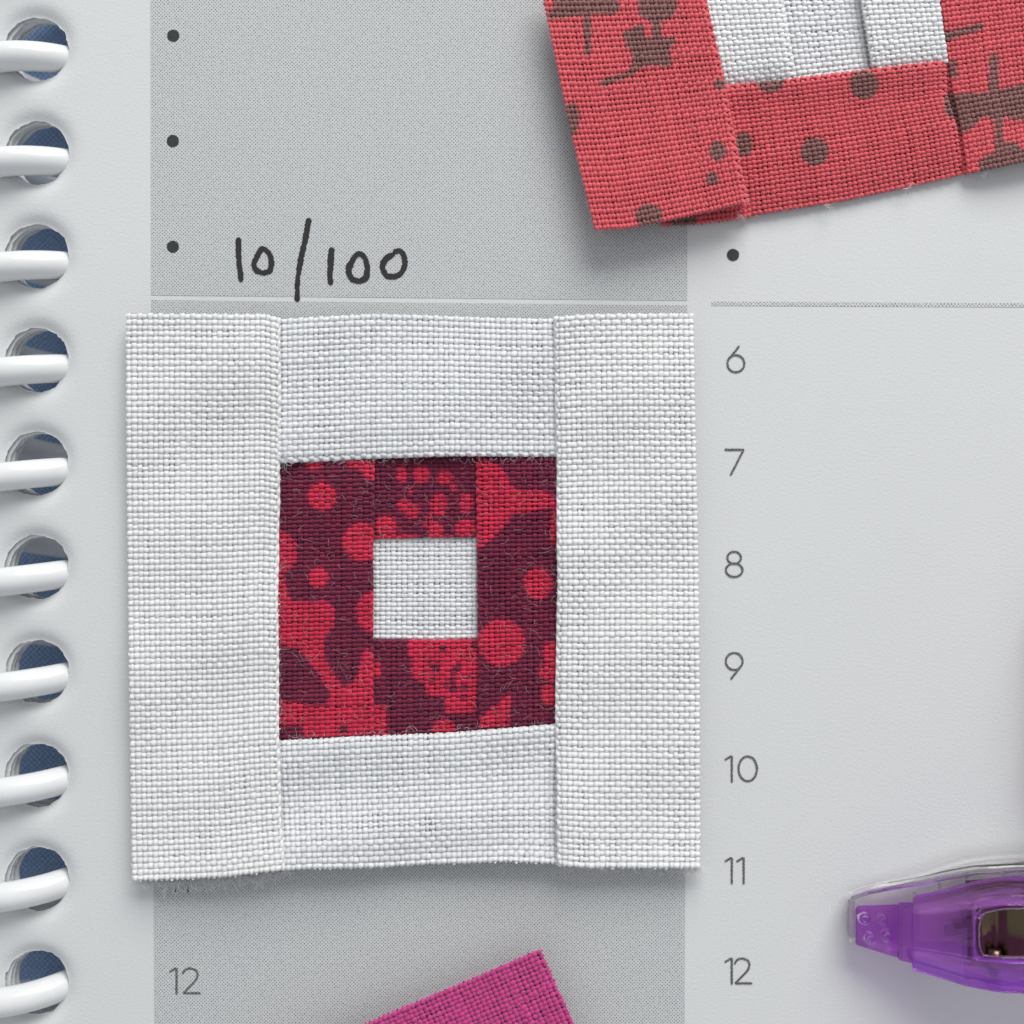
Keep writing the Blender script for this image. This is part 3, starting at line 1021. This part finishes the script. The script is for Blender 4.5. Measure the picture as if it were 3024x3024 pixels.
a_l = [[(1590, -60), (2077, -60)], [(1756, 682), (1850, 676), (1925, 662), (2060, 634), (2212, 598)],
       [(1590, -60), (1604, 0), (1672, 330), (1756, 682)], [(2077, -60), (2089, 0), (2125, 163), (2143, 246), (2160, 348), (2187, 489), (2212, 598)]]
weave('border_strip', coral, a_l, Z2 + 0.065, M_coral_yarn, coral_col(br_poly_left, br_ell_left), pitch=(12.2, 15.2), wr=(0.46, 0.50), folds='r', fold_h=0.06, foldw=22, zfun=zl_left,
      back=(0.02, 0.99, 0, 0.985), fuzz=30, frays='lb', label='coral strip printed with brown twig shapes and dots', jit=0.8, **ck)
a_b = [[(2138, 250), (2352, 229), (2560, 204), (2795, 177)], [(2190, 643), (2500, 592), (2700, 549), (2850, 514)],
       [(2138, 250), (2155, 348), (2175, 489), (2190, 643)], [(2795, 177), (2798, 282), (2828, 383), (2850, 514)]]


def zl_b(s, t, P):
    return -0.095 * t ** 1.3 + 0.0 * s - 0.012 * np.sin(t * 6)


weave('border_strip', coral, a_b, Z2 + 0.025, M_coral_yarn, coral_col([], br_ell_bottom), pitch=(15.0, 12.6), wr=(0.50, 0.44), folds='tr', fold_h=0.045, foldw=24, zfun=zl_b,
      back=(0, 1, 0.02, 0.985), fuzz=25, label='coral strip printed with round brown dots', jit=0.8, **ck)
a_r = [[(2745, -60), (3200, -110)], [(2843, 517), (3024, 478), (3260, 432)], [(2745, -60), (2761, 0), (2783, 177), (2798, 282), (2828, 403), (2843, 517)], [(3200, -110), (3260, 432)]]
weave('border_strip', coral, a_r, Z2 + 0.0, M_coral_yarn, coral_col(br_poly_right, []), pitch=(13.2, 14.0), wr=(0.48, 0.48), folds='l', fold_h=0.05, foldw=30, back=(0.01, 1, 0, 0.985), fuzz=20,
      label='coral strip printed with a large brown twig cross', jit=0.8, zfun=lambda s, t, P: 0.02 * s + 0.03 * np.exp(-(s / 0.18) ** 2) * -1, **ck)
# layer beneath, seen as the dark turned edge under the left strip
a_u = [[(1900, 560), (2230, 520)], [(1955, 668), (2080, 661), (2216, 643)], [(1900, 560), (1955, 668)], [(2230, 520), (2216, 643)]]
weave('seam_allowance', coral, a_u, Z2 - 0.055, M_coral_yarn, coral_col([], [(2020, 655, 40, 22)]), pitch=(14, 13), wr=(0.5, 0.46), frays='b', back=(0, 1, 0, 0.97), fuzz=6, **ck)
wk2 = dict(wr=(0.52, 0.47), amp=0.0058, thick=0.0068, back_gap=0.011, tw=0.10, pinch=0.12, wob=1.2, warp_top=1.15, weft_tone=1.03)
a1 = [[(2070, -60), (2302, -60)], [(2125, 262), (2354, 238)], [(2070, -60), (2125, 262)], [(2302, -60), (2312, 0), (2354, 238)]]
a2 = [[(2290, -60), (2545, -60)], [(2340, 242), (2585, 212)], [(2290, -60), (2340, 242)], [(2545, -60), (2585, 212)]]
a3 = [[(2530, -60), (2765, -60)], [(2574, 214), (2800, 186)], [(2530, -60), (2541, 0), (2574, 214)], [(2765, -60), (2800, 186)]]
weave('center_strip', coral, a1, Z2 + 0.036, M_white_yarn, white_col, pitch=(15.5, 15), folds='r', fold_h=0.04, foldw=24, back=(0, 0.98, 0, 1), back_col=(0.8, 0.81, 0.81), wave=0.003, zfun=lambda s, t, P: -0.05 * np.exp(-(1 - t) / 0.12) , **wk2)
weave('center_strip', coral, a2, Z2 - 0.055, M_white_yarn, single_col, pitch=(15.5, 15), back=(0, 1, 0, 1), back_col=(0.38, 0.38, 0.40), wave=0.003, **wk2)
weave('center_strip', coral, a3, Z2 + 0.016, M_white_yarn, white_col, pitch=(15.5, 15), folds='l', fold_h=0.035, back=(0.02, 1, 0, 1), back_col=(0.8, 0.81, 0.81), wave=0.003, zfun=lambda s, t, P: -0.04 * np.exp(-(1 - t) / 0.12) , **wk2)
sp = hair_spec(hairs[coral.name], tint=0.45, lens=(0.02, 0.06))
pale = (0.86, 0.72, 0.70)
# snipped white thread ends along the lower cut
for f in np.linspace(0.05, 1, 34):
    px, py = 1880 + (2210 - 1880) * f, 672 + (598 - 672) * f
    for r_ in range(3):
        x, y = W(px + rng.normal(0, 2), py + rng.normal(0, 2) - 6, Z2 + .07)
        sp.append((float(x), float(y), Z2 + 0.085, dn + rng.normal(0, .35), rng.uniform(0.015, 0.035), rng.normal(0, .5), -0.006, pale))
sp += edge_hairs((1604, 0), (1752, 670), Z2 + 0.07, 130, math.pi, 0.8, (0.008, 0.03), pale)
sp += edge_hairs((2210, 640), (2860, 510), Z2 - 0.02, 60, dn, 0.8, (0.008, 0.03), (0.75, 0.2, 0.22))
for ax, ay, hd in ((2428, 606, -0.5), (2665, 558, -0.35), (2900, 510, -0.4)):
    sp += edge_hairs((ax, ay), (ax + 14, ay - 3), Z2 - 0.02, 9, hd, 0.16, (0.05, 0.10), pale)
sp += edge_hairs((2180, 628), (2196, 640), Z2 + 0.02, 16, dn, 0.25, (0.03, 0.06), pale)
o = link('loose_fibres', hair_mesh(sp, 0.0012), M_white_yarn, coral)
meta(o, kind='stuff')

# ---------------------------------------------------------------- magenta scrap
MAG = np.array((0.55, 0.045, 0.235))


def mag_col(px, py):
    return np.broadcast_to(MAG, px.shape + (3,)).astype(float)


scrap = empty('fabric_scrap', (W(1500, 3050)[0], W(1500, 3050)[1], 0.0), 'corner of a bright magenta cotton scrap lying on the grey column', 'fabric')
cA = np.array((1597, 2803.)); dU = np.array((-525, 222.)) / 570; dV = np.array((98, 222.)) / 242.7
U, Vv = 900, 560
m_e = [[tuple(cA + dU * U), tuple(cA)], [tuple(cA + dU * U + dV * Vv), tuple(cA + dV * Vv)], [tuple(cA + dU * U), tuple(cA + dU * U + dV * Vv)], [tuple(cA), tuple(cA + dV * Vv)]]
weave('woven_cloth', scrap, m_e, 0.20, M_coral_yarn, mag_col, pitch=(15.0, 13.0), wr=(0.54, 0.50), amp=0.0080, thick=0.0078, pinch=0.38, back_gap=0.014, fray=2.5, back=(0.01, 0.99, 0.01, 0.99), back_col=(0.35, 0.02, 0.15),
      fuzz=40, frays='tr', jit=1.3, zfun=lambda s, t, P: -0.06 * t)
sp = hair_spec(hairs[scrap.name], tint=0.35, lens=(0.02, 0.06))
up_ = math.atan2(-dU[0] * -1, 1) if False else math.radians(113)
sp += edge_hairs(tuple(cA + dU * 600), tuple(cA), 0.2, 240, up_, 0.6, (0.006, 0.03), (0.85, 0.3, 0.6))
sp += edge_hairs(tuple(cA), tuple(cA + dV * 300), 0.2, 90, math.radians(23), 0.6, (0.006, 0.03), (0.85, 0.35, 0.62))
o = link('loose_fibres', hair_mesh(sp, 0.0012), M_white_yarn, scrap)
meta(o, kind='stuff')


# ---------------------------------------------------------------- purple sewing clip
clip = empty('sewing_clip', (W(2900, 2690)[0], W(2900, 2690)[1], 0.0), 'translucent purple and clear plastic sewing clip lying at the right edge', 'clip')


def solid_grid(name, xs, vs, fn, hole, thick, mat, parent, sub=2, bevel=False):
    """plate given on a station grid; cells inside the hole are left open; thickness and rounding by modifiers"""
    n, m = len(xs), len(vs)
    v = [fn(x, w) for x in xs for w in vs]
    q = []
    for i in range(n - 1):
        for j in range(m - 1):
            if hole and hole(0.5 * (xs[i] + xs[i + 1]), 0.5 * (vs[j] + vs[j + 1])): continue
            q.append((i * m + j, (i + 1) * m + j, (i + 1) * m + j + 1, i * m + j + 1))
    me = mesh_np(name, v, q)
    o = link(name, me, mat, parent)
    sm = o.modifiers.new('thickness', 'SOLIDIFY'); sm.thickness = thick; sm.offset = -1
    if sub:
        ss = o.modifiers.new('round', 'SUBSURF'); ss.levels = sub; ss.render_levels = sub
    return o


# stations along the clip, in photograph pixels at each height
def interp(x, xs, ys):
    return float(np.interp(x, xs, ys))


PX = [2524, 2600, 2681, 2700, 2787, 2852, 2950, 3024, 3200, 3400]
PT = [2674, 2668, 2664, 2668, 2656, 2634, 2612, 2603, 2622, 2660]
PB = [2784, 2810, 2834, 2838, 2862, 2884, 2905, 2908, 2902, 2870]
PZ = [0.23, 0.25, 0.27, 0.28, 0.40, 0.50, 0.60, 0.64, 0.62, 0.50]


def purple_pt(px, w):
    """w runs -1 (far edge) to 1 (near edge)"""
    z = interp(px, PX, PZ)
    yt, yb = interp(px, PX, PT), interp(px, PX, PB)
    yc, hh = (yt + yb) / 2, (yb - yt) / 2
    e = abs(w)
    zz_ = z - (0.16 * max(0, e - 0.55) / 0.45) ** 1.0 * (0.5 + 0.5 * min(1, max(0, (px - 2660) / 150)))
    x, y = W(px, yc + hh * w, zz_)
    return (float(x), float(y), zz_)


xs = [2690, 2700, 2730, 2770, 2810, 2850, 2872, 2884, 2900, 2930, 2980, 3040, 3100, 3150, 3165, 3180, 3220, 3290, 3350, 3395]
vs = [-1, -0.93, -0.78, -0.62, -0.54, -0.3, 0.0, 0.25, 0.47, 0.55, 0.74, 0.93, 1]
solid_grid('purple_jaw', xs, vs, purple_pt, lambda x, w: 2884 < x < 3165 and -0.56 < w < 0.50, 0.075, M_purple, clip)


def frame_strip(name, pts, r, mat, parent):
    v, q, tr = tube(pts, r, 8, True)
    return link(name, mesh_np(name, v, q, tris=tr), mat, parent)


# raised rim round the window
rim = []
for (a, b) in ((2890, -0.40), (2884, -0.2), (2884, 0.2), (2890, 0.40), (2905, 0.5), (2960, 0.5), (3080, 0.5), (3150, 0.48), (3162, 0.3), (3162, -0.3), (3150, -0.52), (3080, -0.56), (2960, -0.56), (2905, -0.53), (2890, -0.40)):
    x, y, z = purple_pt(a, b); rim.append((x, y, z + 0.004))
frame_strip('window_rim', rim, 0.022, M_purple, clip)


V = []
_px = np.linspace(2694, 3380, 30)
for px in _px:
    x, y, z = purple_pt(px, 0.985)
    dz = interp(px, [2694, 2760, 2850, 3050, 3380], [0.10, 0.14, 0.20, 0.24, 0.2])
    V += [(x, y - 0.012, z + 0.01), (x, y - 0.012, z - dz), (x, y + 0.04, z - dz), (x, y + 0.04, z + 0.01)]
link('skirt_wall', mesh_np('skirt_wall', V, grid_quads(30, 4, 0, True), smooth=False), M_purple_lit, clip)


# gripping pad at the nose with its cross bar and four pegs
def slab(name, quad_px, z0, z1, mat, parent, bev=0.02, taper=1.0):
    """box over a pixel quad; z0 may be a per-corner list"""
    v = []
    for zi in (0, 1):
        for k, (px, py) in enumerate(quad_px):
            z = (z0 if zi == 0 else z1)
            z = z[k] if isinstance(z, (list, tuple)) else z
            x, y = W(px, py, z)
            v.append((float(x), float(y), z))
    f = [(3, 2, 1, 0), (4, 5, 6, 7), (0, 1, 5, 4), (1, 2, 6, 5), (2, 3, 7, 6), (3, 0, 4, 7)]
    me = bpy.data.meshes.new(name); me.from_pydata(v, [], f)
    o = link(name, me, mat, parent)
    b = o.modifiers.new('edge', 'BEVEL'); b.width = bev; b.segments = 3
    return o


slab('grip_pad', [(2526, 2790), (2654, 2829), (2654, 2670), (2526, 2675)], 0.13, [0.215, 0.24, 0.24, 0.215], M_purple, clip, 0.018)
slab('cross_bar', [(2650, 2834), (2700, 2846), (2697, 2664), (2650, 2664)], 0.10, 0.315, M_purple, clip, 0.02)
for (px, py, r) in ((2552, 2712, 0.042), (2606, 2716, 0.036), (2568, 2769, 0.040), (2618, 2762, 0.042)):
    x, y = W(px, py, 0.24)
    a = np.linspace(0, 1, 7)
    prof = [(r * 0.98, 0.215), (r, 0.245), (r * 0.9, 0.262), (r * 0.66, 0.266), (r * 0.5, 0.254), (r * 0.3, 0.246), (0.0005, 0.243)]
    n = 22; V = []
    for (rr, zz_) in prof:
        for j in range(n):
            t = 2 * math.pi * j / n
            V.append((x + rr * math.cos(t), y + rr * math.sin(t), zz_))
    link('grip_peg', mesh_np('grip_peg', V, grid_quads(len(prof), n, 0, True)[:, ::-1]), M_purple, clip)

# clear lower jaw: floor plate with an upright side wall
CX = [2503, 2560, 2640, 2700, 2770, 2852, 2940, 3040, 3200, 3330]
CT = [2662, 2640, 2622, 2605, 2580, 2552, 2540, 2534, 2545, 2580]
CB = [2762, 2778, 2790, 2800, 2806, 2815, 2822, 2826, 2820, 2800]


def clear_pt(px, w, z=0.02):
    yt, yb = interp(px, CX, CT), interp(px, CX, CB)
    x, y = W(px, (yt + yb) / 2 + (yb - yt) / 2 * w, 0.1)
    return (float(x), float(y), z)


xs = [2505, 2512, 2560, 2640, 2700, 2770, 2852, 2940, 3040, 3200, 3300, 3328]
o = solid_grid('clear_jaw', xs, [-1, -0.96, -0.5, 0, 0.5, 0.96, 1], lambda x, w: clear_pt(x, w, 0.065), None, 0.05, M_clear, clip, sub=2)
wall = [clear_pt(x, -1) for x in np.linspace(2512, 3320, 34)]
wall_b = [clear_pt(x, 1) for x in np.linspace(2512, 3320, 34)]
for pts, sgn_ in ((wall, -1), (wall_b, 1)):
    V = []
    for i, (x, y, z) in enumerate(pts):
        px = 2512 + i * (808 / 33)
        hgt = interp(px, [2505, 2640, 2780, 2880, 3040, 3330], [0.10, 0.13, 0.24, 0.34, 0.38, 0.30])
        yo = -sgn_ * 0.045
        V += [(x, y, 0.066), (x, y - 0.004 * sgn_, hgt * 0.6), (x, y, hgt), (x, y + yo * -1 * -1, hgt), (x, y + yo, hgt * 0.5), (x, y + yo, 0.066)]
    link('side_wall', mesh_np('side_wall', V, grid_quads(len(pts), 6, 0, True)), M_clear, clip)
nose = [(clear_pt(2506, -0.9)[0], clear_pt(2506, -0.9)[1]), (clear_pt(2506, 0.9)[0], clear_pt(2506, 0.9)[1])]
slab('nose_wall', [(2508, 2768), (2524, 2772), (2524, 2658), (2508, 2662)], 0.02, 0.16, M_clear, clip, 0.012)
for px in (2695, 2770, 2850, 2960):
    yt = interp(px, CX, CT)
    slab('stiffening_rib', [(px, yt + 62), (px + 9, yt + 62), (px + 9, yt + 26), (px, yt + 26)], 0.068, 0.16, M_clear, clip, 0.006)

# steel spring seen through the window
spx = [2862, 2880, 2905, 2925, 2945, 2968, 3000, 3060, 3140, 3220]
spz = [0.28, 0.345, 0.37, 0.365, 0.35, 0.40, 0.44, 0.48, 0.50, 0.48]


def spring_pt(px, w):
    z = interp(px, spx, spz)
    yc = interp(px, PX, [(a + b) / 2 for a, b in zip(PT, PB)])
    x, y = W(px, yc + w * 92, z)
    return (float(x), float(y), z)


solid_grid('spring', spx, [-1, -0.97, -0.5, 0, 0.5, 0.97, 1], spring_pt, None, 0.025, M_metal, clip, sub=2)
x0, y0 = W(2932, 2822, 0.40)
frame_strip('spring_pin', [(float(x0), float(y0) - 0.06, 0.43), (float(x0) + 0.002, float(y0), 0.43), (float(x0), float(y0) + 0.05, 0.425)], 0.045, M_metal, clip)
frame_strip('spring_arm', [spring_pt(x, -0.0)[:2] + (0.12,) for x in (2850, 2950, 3050, 3200)], 0.03, M_metal, clip)
slab('spring_foot', [(2850, 2640), (3200, 2640), (3200, 2576), (2850, 2600)], 0.14, 0.17, M_metal, clip, 0.008)


# ---------------------------------------------------------------- unseen folded cloth shape, added past the right edge to shade the page
fold = empty('added_shade_cloth', (4.5, -0.9, 0.0), 'unseen rose cloth shape added past the right edge to cast shade', 'fabric')
prof = []
for a in np.linspace(-90, 90, 12):
    prof.append((3.80 - 0.22 * math.cos(math.radians(a)), 0.23 + 0.21 * math.sin(math.radians(a))))
prof += [(4.5, 0.46), (5.2, 0.45), (5.9, 0.45)]
ny = 26
V = []
for (x, z) in prof:
    for yy in np.linspace(-0.35, -2.0, ny):
        e = min(yy + 2.0, -0.35 - yy)
        V.append((x + 0.10 * math.exp(-e / 0.15) + 0.03 * math.sin(yy * 5), yy, max(0.02, z - 0.08 * math.exp(-e / 0.12))))
m_f, nt, b = new_mat('shade_cloth_rose')
gq = N(nt, 'ShaderNodeTexNoise'); gq.inputs['Scale'].default_value = 40
mixq = N(nt, 'ShaderNodeMix', data_type='RGBA'); mixq.inputs[6].default_value = (0.45, 0.25, 0.33, 1); mixq.inputs[7].default_value = (0.55, 0.32, 0.4, 1)
nt.links.new(gq.outputs['Fac'], mixq.inputs[0]); nt.links.new(mixq.outputs[2], b.inputs['Base Color'])
b.inputs['Roughness'].default_value = 0.9
o = link('shade_cloth_fold', mesh_np('shade_cloth_fold', V, grid_quads(len(prof), ny)), m_f, fold)
sm = o.modifiers.new('thickness', 'SOLIDIFY'); sm.thickness = 0.04
